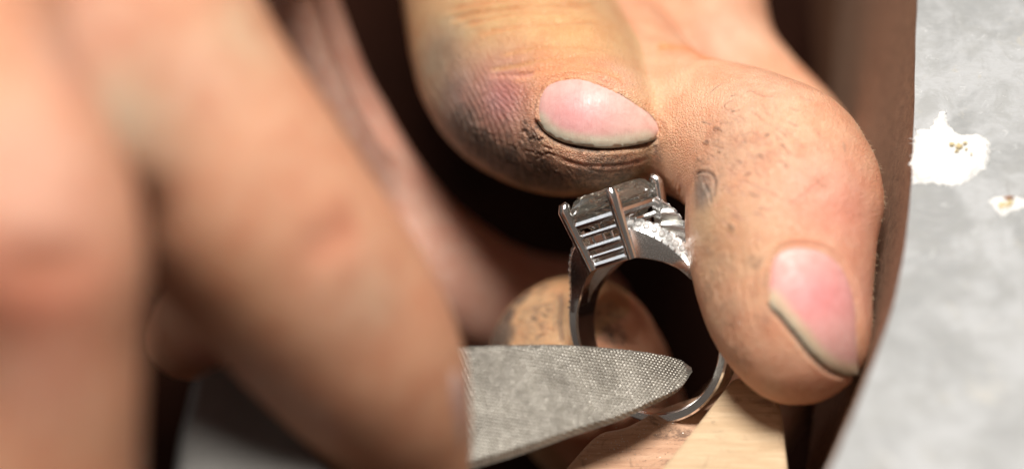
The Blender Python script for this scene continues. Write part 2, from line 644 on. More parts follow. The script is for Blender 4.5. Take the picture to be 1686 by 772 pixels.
        if fold_skip is not None:
            dd, _ = seg_dist(np.c_[xy, np.zeros(len(xy))], np.c_[spline(fold_skip, 6), np.zeros(len(spline(fold_skip, 6)))])
            f *= sstep(dd, 12, 30)
            gap = (1 - sstep(dd, 2, 8)) * (0.6 + 0.8 * vnoise(s.base[cand], 6, 17))
            s.disp[cand] -= 0.055 * gap * packed
            s.grime[cand] = np.maximum(s.grime[cand], np.clip(gap * 1.1 * packed, 0, 1))
        s.disp[cand] += fold * f
    def build(s, name, label, cat, base, group=None):
        v = s.base + s.n * s.disp[:, None]
        fine = s.fine
        v = relax(v, s.e, s.deg, 1, 0.35, fine)
        root_loc = W(base)
        s.final = v
        me = s.me
        me.vertices.foreach_set('co', (W(v) - root_loc).astype(np.float32).ravel())
        me.name = name
        me.materials.append(M['skin'])
        me.polygons.foreach_set('use_smooth', np.ones(len(me.polygons), bool))
        at = me.attributes.new('tone', 'FLOAT_COLOR', 'POINT')
        at.data.foreach_set('color', np.concatenate([s.tone, np.ones((len(v), 1))], 1).astype(np.float32).ravel())
        at = me.attributes.new('grime', 'FLOAT', 'POINT')
        at.data.foreach_set('value', s.grime.astype(np.float32))
        me.update()
        o = bpy.data.objects.new(name, me)
        C.objects.link(o)
        o.location = root_loc
        tag(o, label, cat, group)
        s.obj = o
        return o

def add_nail(body, outline, free_edge, lift, dome, pink, hot, tip, tip_w, dirt_w, thick=0.035, hot_at=None, hot_r=60, step=5, tipblend=None):
    """a curved plate with its own thickness, lying on the finger"""
    o = spline(list(outline) + [outline[0]], 7)[:-1]
    x0, y0 = o.min(0)
    x1, y1 = o.max(0)
    pts = [Vector(p) for p in o]
    nb = len(pts)
    from mathutils.geometry import intersect_point_tri_2d
    def inside(p):
        c = False
        j = nb - 1
        for i in range(nb):
            a, b = o[i], o[j]
            if (a[1] > p[1]) != (b[1] > p[1]) and p[0] < (b[0] - a[0]) * (p[1] - a[1]) / (b[1] - a[1]) + a[0]:
                c = not c
            j = i
        return c
    for yy in np.arange(y0, y1, step):
        for xx in np.arange(x0, x1, step):
            if inside((xx, yy)) and np.min(np.hypot(o[:, 0] - xx, o[:, 1] - yy)) > step * 0.6:
                pts.append(Vector((xx, yy)))
    res = delaunay_2d_cdt(pts, [], [list(range(nb))], 1, 1e-5)
    p2 = np.array([list(p) for p in res[0]])
    tris = [list(t) for t in res[2]]
    zs = []
    for p in p2:
        q = body.hit(*p)
        zs.append(np.nan if q is None else q[2])
    zs = np.array(zs)
    u = (p2 - [(x0 + x1) / 2, (y0 + y1) / 2]) / max(x1 - x0, y1 - y0) * 2
    A = np.stack([u[:, 0] ** i * u[:, 1] ** j for i in range(4) for j in range(4 - i)], 1)
    ok = ~np.isnan(zs)
    co, *_ = np.linalg.lstsq(A[ok], zs[ok], rcond=None)
    zf = A @ co
    d_edge, _ = seg_dist(np.c_[p2, np.zeros(len(p2))], np.c_[np.vstack([o, o[:1]]), np.zeros(len(o) + 1)])
    zf = zf + lift + dome * sstep(d_edge, 0, 40) - 0.02 * (1 - sstep(d_edge, 0, 9))
    fe0 = spline(free_edge, 8)
    dfe, _ = seg_dist(np.c_[p2, np.zeros(len(p2))], np.c_[fe0, np.zeros(len(fe0))])
    zf = zf - 0.035 * (1 - sstep(d_edge, 0, 8)) * sstep(dfe, 4, 22)
    V = np.array([P(p[0], p[1], z) for p, z in zip(p2, zf)])
    # thickness
    n = len(V)
    nv = np.zeros_like(V)
    for t in tris:
        nn = np.cross(V[t[1]] - V[t[0]], V[t[2]] - V[t[0]])
        if nn[2] < 0:
            nn = -nn
        nv[t] += nn
    nv /= np.linalg.norm(nv, axis=1)[:, None] + 1e-9
    back = V - nv * thick
    from collections import Counter
    cnt = Counter()
    for t in tris:
        for a, b in ((t[0], t[1]), (t[1], t[2]), (t[2], t[0])):
            cnt[(a, b)] += 1
    rim = [(a, b) for (a, b) in cnt if (b, a) not in cnt]
    faces = tris + [[i + n for i in t[::-1]] for t in tris] + [[b, a, a + n, b + n] for a, b in rim]
    fe = spline(free_edge, 8)
    df, _ = seg_dist(np.c_[p2, np.zeros(n)], np.c_[fe, np.zeros(len(fe))])
    wob = (vnoise(np.c_[p2 / 40, np.zeros(n)], 1.0, 5) - 0.5)
    tone = np.tile(np.array(pink), (n, 1))
    hx, hy = hot_at if hot_at else ((x0 + x1) / 2, (y0 + y1) / 2)
    k = np.exp(-(((p2[:, 0] - hx) ** 2 + ((p2[:, 1] - hy) * 1.3) ** 2) / hot_r ** 2))[:, None]
    tone = tone * (1 - k) + np.array(hot) * k
    k = (1 - sstep(df + wob * 10, tip_w * 0.5, tip_w * 1.1))[:, None]
    tone = tone * (1 - k) + np.array(tip) * k
    k = (1 - sstep(df, tip_w * 0.15, tip_w * 0.45))[:, None] * 0.7
    tone = tone * (1 - k) + np.array((0.42, 0.44, 0.36)) * k
    g = np.exp(-(d_edge / dirt_w) ** 2) * (0.55 + wob)
    g = np.maximum(g, np.exp(-(df / (dirt_w * 1.2)) ** 2) * (0.55 + wob * 1.6))
    ob = mesh_obj('fingernail', np.vstack([V, back]), faces, M['nail'], body.obj, attrs=dict(tone=np.vstack([tone, tone * 0.5]), grime=np.r_[g, g * 0 + 1.2]))
    fix_normals(ob)
    return ob

# ------------------------------------------------------------------ the bench
LAM = P(1505, 180, 0.0) @ UP                      # heights along world up
PIN = P(1085, 699, -0.35) @ UP

def on_level(px, py, level):
    """the point of the horizontal plane at that height seen there"""
    eye = np.array([0, 0, DIST])
    d = P(px, py, 0) - eye
    t = (level - eye @ UP) / (d @ UP)
    return eye + d * t

def prism(geo, top, depth, direction=None):
    top = np.array(top)
    dn = -UP * depth if direction is None else np.array(direction) * depth
    n = len(top)
    bot = top + dn
    f = [list(range(n)), [i + n for i in range(n)][::-1]] + [[i, i + n, (i + 1) % n + n, (i + 1) % n] for i in range(n)]
    geo.add(np.vstack([top, bot]), f)

# edge of the round cut-out in the bench top, far end to near end
edge_px = [(1530, -420), (1520, -220), (1513, -60), (1508, 60), (1505, 180), (1500, 300), (1488, 420), (1466, 520), (1430, 620), (1382, 735), (1330, 850), (1250, 1000)]
edge = np.array([on_level(x, y, LAM) for x, y in spline(edge_px, 6)])
edge += np.outer(vnoise(edge, 3.0, 4) - 0.5, [0.02, 0, 0])
bench = empty('workbench', 'pale grey laminate workbench top with a brown curved edge and torn white chips', 'workbench', on_level(1700, 400, LAM - 4.0))
def strip(g, a, b):
    n = len(a)
    g.add(np.vstack([a, b]), [[i, i + 1, i + 1 + n, i + n] for i in range(n - 1)])
far = edge + (np.array([13, 0, 0]))
g = Geo()
lam_t = 0.09
strip(g, edge, far)
strip(g, edge - UP * lam_t, edge)
strip(g, far, far - UP * lam_t)
strip(g, far - UP * lam_t, edge - UP * lam_t)
g.f += []
lam_o = g.obj('laminate_top', M['laminate'], bench)
g = Geo()
inset = edge + np.array([0.012, 0, 0])
strip(g, inset - UP * (lam_t + 0.003), far - UP * (lam_t + 0.003))
strip(g, inset - UP * 3.4 - np.array([0.75, 0, 0]), inset - UP * (lam_t + 0.003))
strip(g, far - UP * 3.4, inset - UP * 3.4 - np.array([0.75, 0, 0]))
strip(g, far - UP * (lam_t + 0.003), far - UP * 3.4)
g.obj('wooden_core', M['edge'], bench)

def chip(outline, height, m, name, jag, seed, parent=bench, fibres=0):
    o = spline(outline + [outline[0]], 9)[:-1]
    r_ = np.random.default_rng(seed)
    c = o.mean(0)
    o = c + (o - c) * (1 + r_.normal(0, jag, (len(o), 1)))
    lo, hi = o.min(0), o.max(0)
    pts = [Vector(p) for p in o]
    for yy in np.arange(lo[1], hi[1], 3.2):
        for xx in np.arange(lo[0], hi[0], 3.2):
            pts.append(Vector((xx + r_.normal(0, .6), yy + r_.normal(0, .6))))
    res = delaunay_2d_cdt(pts, [], [list(range(len(o)))], 1, 1e-5)
    p2 = np.array([list(p) for p in res[0]])
    V = np.array([on_level(x, y, LAM) for x, y in p2])
    d, _ = seg_dist(np.c_[p2, np.zeros(len(p2))], np.c_[np.vstack([o, o[:1]]), np.zeros(len(o) + 1)])
    hgt = 0.006 + height * sstep(d, 0, 8) * (0.35 + 1.3 * vnoise(V, 9, seed, 4))
    V = V + np.outer(hgt, UP)
    n = len(V)
    low = V.copy() - np.outer(hgt - 0.002, UP)
    tris = [list(t) for t in res[2]]
    es = {}
    for t in tris:
        for a, b in ((t[0], t[1]), (t[1], t[2]), (t[2], t[0])):
            es[(a, b)] = 1
    rim = [(a, b) for a, b in es if (b, a) not in es]
    fc = tris + [[b, a, a + n, b + n] for a, b in rim]
    gg = Geo()
    gg.add(np.vstack([V, low]), fc)
    for _ in range(fibres):
        i = r_.integers(0, len(o))
        a = on_level(o[i][0], o[i][1], LAM) + UP * 0.01
        out = (o[i] - c)
        out = out / np.linalg.norm(out)
        dirv = np.array([out[0], -out[1], 0]) + r_.normal(0, 0.7, 3) + UP * 0.5
        dirv /= np.linalg.norm(dirv)
        ln = r_.uniform(0.03, 0.07)
        bend = r_.normal(0, 0.3, 3)
        gg.tube([a, a + dirv * ln * 0.5, a + (dirv + bend * 0.6) * ln], [0.003, 0.0025, 0.001], 4)
    return gg.obj(name, m, parent, autosmooth=False)

chip([(1503, 302), (1500, 270), (1505, 238), (1512, 215), (1530, 212), (1546, 188), (1556, 186), (1562, 205), (1580, 222), (1608, 222), (1628, 232), (1630, 255), (1622, 275), (1608, 288), (1590, 300), (1566, 306), (1540, 303)], 0.04, M['fibre'], 'torn_chip', 0.022, 3, fibres=14)
for fx, fy, fr in ((1566, 246, 5), (1578, 249, 7), (1588, 244, 4), (1574, 257, 4), (1590, 254, 3), (1598, 262, 2.5)):
    chip([(fx - fr, fy), (fx, fy - fr * .6), (fx + fr, fy), (fx, fy + fr * .6)], 0.008, M['stain'], 'chip_stain', 0.25, int(fx)).location = Vector(W(UP * 0.075))
chip([(1626, 330), (1640, 326), (1668, 324), (1690, 330), (1688, 342), (1662, 350), (1652, 358), (1640, 346)], 0.035, M['fibre'], 'torn_chip', 0.05, 8, fibres=6)
chip([(1640, 338), (1655, 334), (1668, 336), (1660, 345), (1650, 350)], 0.012, M['stain'], 'chip_stain', 0.15, 9).location = Vector(W(UP * 0.028))
chip([(1650, 330), (1664, 328), (1670, 331), (1656, 333)], 0.012, M['rust'], 'chip_stain', 0.15, 10).location = Vector(W(UP * 0.042))

# bench pin: scuffed tongue and a paler raised rail
pin = empty('bench_pin', 'scuffed wooden bench pin with a paler raised rail under the ring and forefinger', 'bench pin', on_level(1120, 730, PIN - 1.5))
g = Geo()
rs = np.random.default_rng(11)
tongue = [on_level(x, y, PIN) for x, y in spline([(905, 800), (945, 752), (985, 712), (1030, 700), (1085, 672), (1130, 655), (1195, 640), (1260, 640), (1280, 700), (1285, 800), (1280, 1000), (1050, 1060), (860, 960), (905, 800)], 4)[:-1]]
prism(g, tongue, 1.4)
g.obj('pin_tongue', M['pin'], pin, smooth=False, bevel=0.05)
g = Geo()
rail = [on_level(x, y, PIN + 0.5) for x, y in [(1205, 622), (1246, 612), (1276, 622), (1290, 690), (1300, 790), (1318, 1000), (960, 1000), (1072, 790), (1140, 706)]]
prism(g, rail, 0.497)
g.obj('pin_rail', M['block'], pin, smooth=False, bevel=0.05)

# dull metal under the filing hand
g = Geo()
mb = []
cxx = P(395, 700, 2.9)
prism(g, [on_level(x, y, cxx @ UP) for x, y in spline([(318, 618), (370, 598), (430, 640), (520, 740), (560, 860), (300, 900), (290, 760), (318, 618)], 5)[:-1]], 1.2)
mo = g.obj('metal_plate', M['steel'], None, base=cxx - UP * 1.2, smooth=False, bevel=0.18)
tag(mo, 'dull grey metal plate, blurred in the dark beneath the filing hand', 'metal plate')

# brown leather catch skin hanging inside the cut-out, and a sheet coloured as the deep shade below
g = Geo()
rows = []
for i, a in enumerate(np.linspace(0, 1, 24)):
    row = []
    for j, b in enumerate(np.linspace(0, 1, 16)):
        x = 2.0 + 2.6 * b
        q = np.array([x, 0, 0]) + P(843, 386, 0) * 0
        lev = LAM - 3.6 - 2.2 * (1 - b) ** 1.5
        py = -260 + 1000 * a
        w_ = on_level(1318 + 190 * b + 40 * math.sin(a * 3), py, lev)
        w_ = w_ + UP * 0.12 * math.sin(a * 14 + b * 5)
        row.append(w_)
    rows.append(row)
v = [p for r_ in rows for p in r_]
f = [[i * 16 + j, i * 16 + j + 1, (i + 1) * 16 + j + 1, (i + 1) * 16 + j] for i in range(23) for j in range(15)]
n = len(v)
g.add(np.vstack([v, np.array(v) - UP * 0.15]), f + [[q + n for q in x[::-1]] for x in f])
lo_ = g.obj('leather_apron', M['leather'], None, base=on_level(1330, 200, LAM - 5))
tag(lo_, 'brown leather apron hanging in shadow behind the forefinger', 'leather apron')

g = Geo()
lev = PIN - 6.5
q = [on_level(843, 386, lev) + np.array(d) for d in ()]
cc = W(on_level(843, 386, lev))
vv = [(-60, -60), (60, -60), (60, 60), (-60, 60)]
pts = [ROT.T @ np.array([cc[0] + a, cc[1] + b, cc[2]]) for a, b in vv]
prism(g, pts, 0.5)
fl = g.obj('ground', M['dark'], None, base=pts[0], smooth=False)
tag(fl, kind='structure')

# ------------------------------------------------------------------ the hand that holds the ring
BEIGE = np.array((0.70, 0.46, 0.32))
PINK = np.array((0.74, 0.38, 0.31))
limbs = [
    # thumb
    L([(822, -260, 175, -6.6), (832, -90, 168, -4.8), (842, 35, 168, -3.3), (872, 118, 172, -2.3), (926, 170, 150, -1.6), (964, 200, 112, -1.05), (985, 209, 101, -0.88)], 0.2, 0.35),
    # forefinger
    L([(930, 60, 150, -3.9), (1010, 130, 128, -2.7), (1090, 190, 112, -1.75), (1185, 224, 120, -0.95), (1262, 270, 140, -0.45), (1288, 305, 152, -0.2), (1289, 400, 153, 0.1), (1297, 490, 135, 0.4), (1307, 530, 122, 0.5), (1318, 556, 108, 0.55)], 0.12, 0.3),
    L([(1385, 300, 48, 0.0), (1400, 330, 44, 0.05)], 0.3),
    # middle finger behind it
    L([(960, -160, 190, -5.6), (1070, -40, 175, -4.6), (1148, 30, 114, -3.9), (1185, 90, 92, -3.7), (1252, 168, 87, -3.4), (1316, 236, 87, -3.1), (1352, 310, 82, -3.0), (1350, 420, 75, -3.0)], 0.2, 0.3),
    # its tip comes round under the ring
    L([(1350, 420, 75, -3.0), (1270, 640, 70, -4.6), (1100, 800, 95, -4.4), (1000, 690, 128, -3.2), (948, 600, 146, -2.0)], 0.1, 0.35),
    # ball of the hand joining the fingers, above the frame
    L([(840, -330, 230, -6.6), (960, -260, 240, -6.4), (1060, -200, 200, -6.0)], 0.6, 0.5),
    L([(900, -520, 260, -8.5), (900, -300, 240, -6.8)], 0.6, 0.5),
]
hold = Body(limbs, 0.055, [(660, -10, 1130, 350, -2.6, 1.5), (1080, 90, 1470, 690, -1.6, 2.0), (780, 440, 1110, 630, -3.0, -0.4)])
b = hold
d_th = limb_distance(b.base, limbs[0])
d_in = limb_distance(b.base, limbs[1])
th = d_th < d_in
d_mid = limb_distance(b.base, limbs[5])
b.tone[:] = np.array((0.74, 0.40, 0.25))
b.tone[th] = (0.60, 0.37, 0.20)
# tone patches: forefinger, redder at the joint, darker low down
for a in [(1385, 340, 90, (0.76, 0.32, 0.25), 0.65), (1330, 300, 70, (0.78, 0.43, 0.34), 0.5), (1420, 480, 60, (0.76, 0.38, 0.30), 0.55), (1240, 200, 90, (0.74, 0.50, 0.34), 0.6),
          (1200, 420, 85, (0.55, 0.36, 0.22), 0.8), (1165, 360, 55, (0.54, 0.37, 0.22), 0.8), (1200, 260, 80, (0.60, 0.36, 0.24), 0.6), (1180, 540, 70, (0.50, 0.31, 0.20), 0.8), (1260, 620, 90, (0.60, 0.33, 0.22), 0.7), (1350, 640, 80, (0.58, 0.30, 0.20), 0.7),
          (1100, 130, 80, (0.78, 0.52, 0.34), 0.6), (1060, 200, 50, (0.74, 0.42, 0.25), 0.6), (1200, 60, 70, (0.80, 0.55, 0.42), 0.6), (1250, 150, 80, (0.78, 0.50, 0.38), 0.4)]:
    b.patch(*a)
# thumb
for a in [(800, 60, 130, (0.58, 0.39, 0.18), 0.8), (930, 60, 90, (0.68, 0.41, 0.19), 0.8), (740, 75, 50, (0.34, 0.28, 0.18), 0.6), (825, 165, 85, (0.50, 0.22, 0.22), 0.95), (755, 160, 75, (0.36, 0.22, 0.20), 0.85), (712, 90, 70, (0.38, 0.30, 0.22), 0.8),
          (930, 118, 55, (0.74, 0.32, 0.17), 0.8), (1010, 130, 45, (0.72, 0.38, 0.28), 0.7), (880, 270, 80, (0.50, 0.30, 0.22), 0.7), (1040, 265, 60, (0.52, 0.32, 0.20), 0.8), (960, 265, 60, (0.62, 0.36, 0.27), 0.6),
          (745, 215, 60, (0.44, 0.35, 0.30), 0.7)]:
    b.patch(*a)
# grime on the thumb: side of the pad, beside the nail, under the tip, below the knuckle
for a in [(800, 225, 105, 0.42), (745, 150, 60, 0.36), (800, 250, 66, 0.8), (850, 280, 64, 0.85), (900, 295, 62, 0.8), (765, 210, 54, 0.62), (835, 235, 50, 0.5), (1000, 290, 70, 0.6), (878, 222, 26, 0.6), (735, 80, 36, 0.34), (720, 110, 30, 0.28), (960, 300, 60, 0.55), (1030, 280, 50, 0.5), (872, 215, 26, 0.5), (880, 250, 40, 0.55), (1080, 255, 28, 0.5), (750, 100, 26, 0.30), (1010, 258, 36, 0.3)]:
    b.patch(a[0], a[1], a[2], grime=a[3], ragged=0.8, seed=a[0])
# grime on the forefinger
for a in [(1200, 225, 66, 0.3), (1170, 300, 44, 0.38), (1150, 280, 30, 0.4), (1235, 245, 56, 0.27), (1290, 200, 40, 0.2), (1195, 265, 95, 0.2), (1330, 260, 50, 0.12), (1215, 330, 60, 0.22), (1185, 440, 46, 0.32), (1175, 400, 38, 0.32), (1200, 510, 42, 0.34), (1250, 470, 26, 0.28), (1215, 590, 40, 0.36), (1165, 480, 26, 0.4), (1260, 520, 22, 0.35), (1245, 430, 18, 0.4), (1270, 640, 40, 0.3)]:
    b.patch(a[0], a[1], a[2], grime=a[3], ragged=0.8, seed=a[0])
# dark chips of dirt on the forefinger
for a in [(1181, 211, 13, 4.5, 0.3), (1164, 233, 9, 4.5, 0.6), (1217, 265, 7, 3.5, 0.4), (1185, 250, 5, 3, 0.7), (1205, 375, 9, 6, 0.8), (1263, 222, 8, 2.6, -0.4), (1252, 256, 7, 2.6, 0.6), (1233, 286, 6, 2.5, -0.5), (1150, 262, 6, 3, 0.5), (1208, 183, 5, 2, 0.2)]:
    b.patch(a[0], a[1], a[2], grime=0.6, ry=a[3], rot=a[4], lift=0.008, ragged=0.8, seed=a[0] + 1)
# the grey scab by the joint
b.patch(1160, 312, 20, (0.30, 0.24, 0.20), 0.95, grime=0.32, ry=36, rot=-0.25, lift=0.02, ragged=0.4)
b.crease([(1142, 290), (1152, 284), (1166, 284), (1176, 292), (1178, 310), (1176, 334)], 0.016, 0.02, 0.8)
b.crease([(1160, 300), (1170, 318), (1174, 336)], 0.014, 0.02, 0.6)
# knuckle creases of the thumb
CR = (0.60, 0.33, 0.16)
for pts, w, dpt, gr in [
    ([(740, 36), (790, 22), (850, 16), (920, 10), (990, 8)], 0.03, 0.06, 0.15), ([(760, 44), (820, 30), (880, 22), (960, 18)], 0.022, 0.03, 0.12),
    ([(730, 20), (800, 6), (880, 0), (970, -4)], 0.03, 0.04, 0.0), ([(780, 58), (860, 44), (930, 38), (1000, 36)], 0.02, 0.014, 0),
    ([(820, 92), (900, 78), (1010, 84)], 0.02, 0.008, 0),
    ([(800, 116), (850, 108), (900, 98), (960, 96)], 0.02, 0.016, 0.05)]:
    b.crease(pts, w * 1.15, dpt * 0.6, gr, CR, w * 1.5)
b.crease([(840, 128), (870, 122), (905, 115), (950, 113), (1000, 122), (1030, 140)], 0.03, 0.014, 0, (0.72, 0.34, 0.18), 0.07)
b.crease([(800, 125), (850, 124), (880, 122)], 0.02, 0.008, 0, (0.64, 0.32, 0.24), 0.04)
# folds under the thumb nail and cracked skin
b.crease([(925, 262), (970, 272), (1020, 272), (1070, 262)], 0.02, 0.010, 0.15, (0.58, 0.28, 0.18), 0.04)
b.crease([(905, 252), (940, 266), (990, 282), (1050, 278)], 0.02, 0.006, 0.2)
r_ = np.random.default_rng(5)
for i in range(46):
    x, y = r_.uniform(770, 960), 0
    y = 215 + (x - 770) * 0.42 + r_.uniform(-10, 62)
    a = r_.uniform(0.2, 1.2)
    ln = r_.uniform(10, 34)
    b.crease([(x, y), (x + ln * .5 * math.cos(a) + r_.normal(0, 2), y + ln * .5 * math.sin(a) + r_.normal(0, 2)), (x + ln * math.cos(a), y + ln * math.sin(a))], 0.011, 0.012, r_.uniform(0.5, 0.95))
for i in range(26):                                # fine cracks where the nail meets the side
    x, y = r_.uniform(855, 905), r_.uniform(195, 262)
    a = r_.uniform(-0.6, 1.3)
    ln = r_.uniform(8, 22)
    b.crease([(x, y), (x + ln * .5 * math.cos(a), y + ln * .5 * math.sin(a) + r_.normal(0, 2)), (x + ln * math.cos(a), y + ln * math.sin(a))], 0.011, 0.012, r_.uniform(0.5, 0.9))
# skin ridges on the side of the thumb
q = b.px
mk = th & (b.fine > 0) & (b.face > 0)
u = (q[:, 0] - 740) * 0.90 - (q[:, 1] - 180) * 0.42 + 0.0011 * (q[:, 1] - 150) ** 2 + (vnoise(b.base, 2.5, 8) - 0.5) * 16
mask = np.exp(-(((q[:, 0] - 775) / 88) ** 2 + ((q[:, 1] - 205) / 88) ** 2)) * mk
wave = np.sin(u * 2 * math.pi / 9.0)
b.disp += 0.0075 * wave * mask * (0.5 + vnoise(b.base, 6, 9))
b.grime = np.maximum(b.grime, mask * sstep(-wave, 0.4, 1) * 0.5 * (vnoise(b.base, 3, 2)))
mask2 = np.exp(-(((q[:, 0] - 830) / 48) ** 2 + ((q[:, 1] - 170) / 34) ** 2)) * mk
u2 = (q[:, 0] - 740) * 0.72 - (q[:, 1] - 180) * 0.69 + (vnoise(b.base, 3, 12) - 0.5) * 14
b.disp += 0.006 * np.sin(u2 * 2 * math.pi / 7.0) * mask2
# fine creases of the forefinger joint
for i in range(150):
    x, y = r_.normal(1228, 66), r_.normal(245, 58)
    if not (1140 < x < 1400 and 150 < y < 400):
        continue
    a = 0.45 + (x - 1235) * 0.004 + r_.normal(0, 0.35)
    ln = r_.uniform(8, 34)
    b.crease([(x, y), (x + ln * .5 * math.cos(a), y + ln * .5 * math.sin(a) + r_.normal(0, 3)), (x + ln * math.cos(a), y + ln * math.sin(a))], 0.010, 0.0045, r_.uniform(0.05, 0.55), (0.60, 0.36, 0.25), 0.012)
for i in range(22):
    x, y = r_.uniform(1100, 1125), r_.uniform(285, 335)
    b.crease([(x, y), (x - 2, y + 20), (x + 2, y + 40)], 0.012, 0.01, 0.2)
b.crease([(1300, 338), (1330, 315), (1352, 298)], 0.012, 0.012, 0.1, (0.66, 0.32, 0.24), 0.016)
for i in range(30):
    x, y = r_.uniform(1150, 1245), r_.uniform(380, 620)
    b.crease([(x, y), (x + r_.normal(2, 3), y + r_.uniform(12, 24)), (x + r_.normal(5, 4), y + r_.uniform(26, 48))], 0.013, 0.008, r_.uniform(0, 0.35))
b.crease([(1080, 78), (1110, 80), (1145, 86), (1170, 98)], 0.05, 0.02, 0, (0.85, 0.30, 0.12), 0.11)
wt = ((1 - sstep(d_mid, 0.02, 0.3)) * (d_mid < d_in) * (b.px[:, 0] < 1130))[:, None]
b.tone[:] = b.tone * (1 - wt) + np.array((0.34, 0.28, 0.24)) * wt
for a in [(818, 555, 44, 0.95), (832, 522, 34, 0.9), (856, 492, 30, 0.7), (890, 476, 24, 0.5), (880, 525, 70, 0.42), (1000, 520, 40, 0.4), (1010, 550, 30, 0.6)]:
    b.patch(a[0], a[1], a[2], grime=a[3], ragged=0.8, seed=a[0])
b.crease([(921, 478), (924, 500), (922, 530), (926, 570)], 0.022, 0.03, 0.5, (0.35, 0.22, 0.14), 0.04)
b.crease([(872, 512), (895, 502), (920, 496)], 0.012, 0.012, 0.7)
b.crease([(892, 512), (894, 518), (902, 521)], 0.013, 0.014, 0.9)
for i in range(26):
    x, y = r_.uniform(815, 920), r_.uniform(490, 562)
    a = r_.uniform(-0.9, 0.9)
    ln = r_.uniform(6, 20)
    b.crease([(x, y), (x + ln * .5 * math.cos(a), y + ln * .5 * math.sin(a) + r_.normal(0, 2)), (x + ln * math.cos(a), y + ln * math.sin(a))], 0.012, 0.01, r_.uniform(0.4, 0.9))
# fingernail seats
T_OUT = [(884, 160), (896, 140), (920, 129), (955, 126), (985, 134), (1016, 147), (1046, 168), (1073, 190), (1088, 207), (1090, 219), (1074, 232), (1040, 240), (1000, 244), (960, 241), (925, 233), (900, 219), (886, 202), (881, 180)]
T_FREE = [(884, 204), (900, 220), (925, 234), (960, 242), (1000, 245), (1040, 241), (1066, 235)]
I_OUT = [(1266, 440), (1276, 418), (1298, 406), (1326, 404), (1358, 412), (1384, 432), (1402, 465), (1412, 510), (1416, 560), (1415, 604), (1412, 618), (1392, 618), (1366, 608), (1340, 586), (1312, 552), (1284, 520), (1266, 502), (1261, 475)]
I_FREE = [(1264, 502), (1284, 522), (1312, 554), (1340, 588), (1366, 610), (1392, 620), (1413, 619)]
b.crease([(884, 160), (896, 139), (920, 127), (955, 124), (985, 131), (1012, 146)], 0.014, 0.012, 0.35, rim=0.3)
b.crease([(1266, 440), (1276, 415), (1298, 402), (1326, 400), (1358, 408), (1386, 430), (1404, 464)], 0.016, 0.012, 0.25, rim=0.3)
b.bed(T_OUT, -1.9, 0.04, 0.014, T_FREE)
b.bed(I_OUT, -0.8, 0.04, 0.014, I_FREE, 0.3)
b.crease([(878, 196), (888, 210), (902, 222), (927, 236), (962, 245), (1000, 248), (1042, 244), (1070, 235), (1086, 224)], 0.018, 0.05, 1.0, rim=0.1)
b.crease([(880, 185), (884, 162), (895, 142)], 0.014, 0.02, 0.5, rim=0.2)
b.crease([(1012, 148), (1042, 170), (1069, 192), (1084, 206)], 0.016, 0.02, 0.7, rim=0.2)
b.crease([(1262, 500), (1284, 524), (1312, 557), (1340, 591), (1366, 613), (1394, 623)], 0.022, 0.03, 0.5, (0.40, 0.28, 0.2), 0.03, rim=0.1)
b.crease([(1262, 440), (1259, 470), (1260, 495)], 0.02, 0.02, 0.5, rim=0.2)
b.crease([(880, 200), (890, 213), (905, 227), (925, 238)], 0.034, 0.02, 0.8, rim=0.0)
b.crease([(918, 236), (940, 243), (968, 249), (995, 251)], 0.03, 0.015, 0.75, rim=0.0)
b.crease([(975, 248), (1010, 249), (1050, 246), (1075, 238)], 0.02, 0.008, 0.5, rim=0.0)
b.disp += (vnoise(b.base, 1.1, 21, 2) - 0.5) * 0.05 + (vnoise(b.base, 5, 22, 3) - 0.5) * 0.012
hold.build('hand', 'grimy hand pinching the diamond ring between thumb and bent forefinger', 'hand', P(900, -520, -8.5), "jeweller's two hands")
add_nail(hold, T_OUT, T_FREE, 0.012, 0.008, (0.74, 0.49, 0.43), (0.70, 0.36, 0.36), (0.60, 0.53, 0.42), 24, 2.4, hot_at=(945, 190), hot_r=75)
add_nail(hold, I_OUT, I_FREE, 0.012, 0.008, (0.70, 0.41, 0.37), (0.70, 0.28, 0.28), (0.60, 0.47, 0.33), 30, 2.4, hot_at=(1345, 490), hot_r=75)

# ------------------------------------------------------------------ the filing hand
limbs2 = [
    # thumb of the filing hand across the frame
    L([(-40, -260, 300, 4.2), (150, -20, 240, 4.3), (240, 110, 212, 4.3), (350, 264, 200, 4.1), (476, 428, 188, 3.7), (575, 560, 168, 3.2), (630, 650, 140, 2.8), (655, 720, 112, 2.5), (668, 770, 96, 2.3)], 0.35, 0.4),
    # forefinger, nearest the lens
    L([(-220, -160, 260, 6.6), (-130, 120, 240, 6.8), (-20, 330, 232, 6.8), (35, 430, 195, 6.7), (52, 600, 172, 6.4), (62, 800, 165, 6.0), (80, 950, 140, 5.6)], 0.4, 0.4),
    L([(-100, -120, 260, 5.0), (60, 60, 150, 5.2), (140, 180, 105, 5.2), (185, 245, 62, 5.2)], 0.5, 0.4),
    # folds of the web and the finger behind
    L([(390, -160, 70, -2.6), (455, -20, 46, -2.4), (506, 110, 44, -2.5), (568, 222, 42, -2.8), (630, 320, 44, -3.4), (690, 400, 46, -4.2)], 0.25, 0.3),
    L([(450, -160, 60, -3.6), (512, -20, 40, -3.8), (560, 110, 38, -3.9), (612, 220, 40, -3.9), (650, 300, 46, -3.6)], 0.25, 0.3),
    L([(420, -60, 60, -3.9), (470, 120, 80, -4.2), (560, 300, 110, -4.1), (655, 415, 118, -3.8), (760, 470, 98, -3.8), (860, 505, 86, -4.0), (960, 520, 86, -4.4)], 0.3, 0.4),
    # palm far left
    L([(-140, -400, 420, 3.0), (280, -330, 260, 0.0), (430, -250, 130, -3.0)], 0.6, 0.6),
    # curled finger glimpsed underneath
    L([(420, 470, 110, 2.2), (300, 560, 60, 1.2), (352, 600, 26, 1.0)], 0.2, 0.4),
]
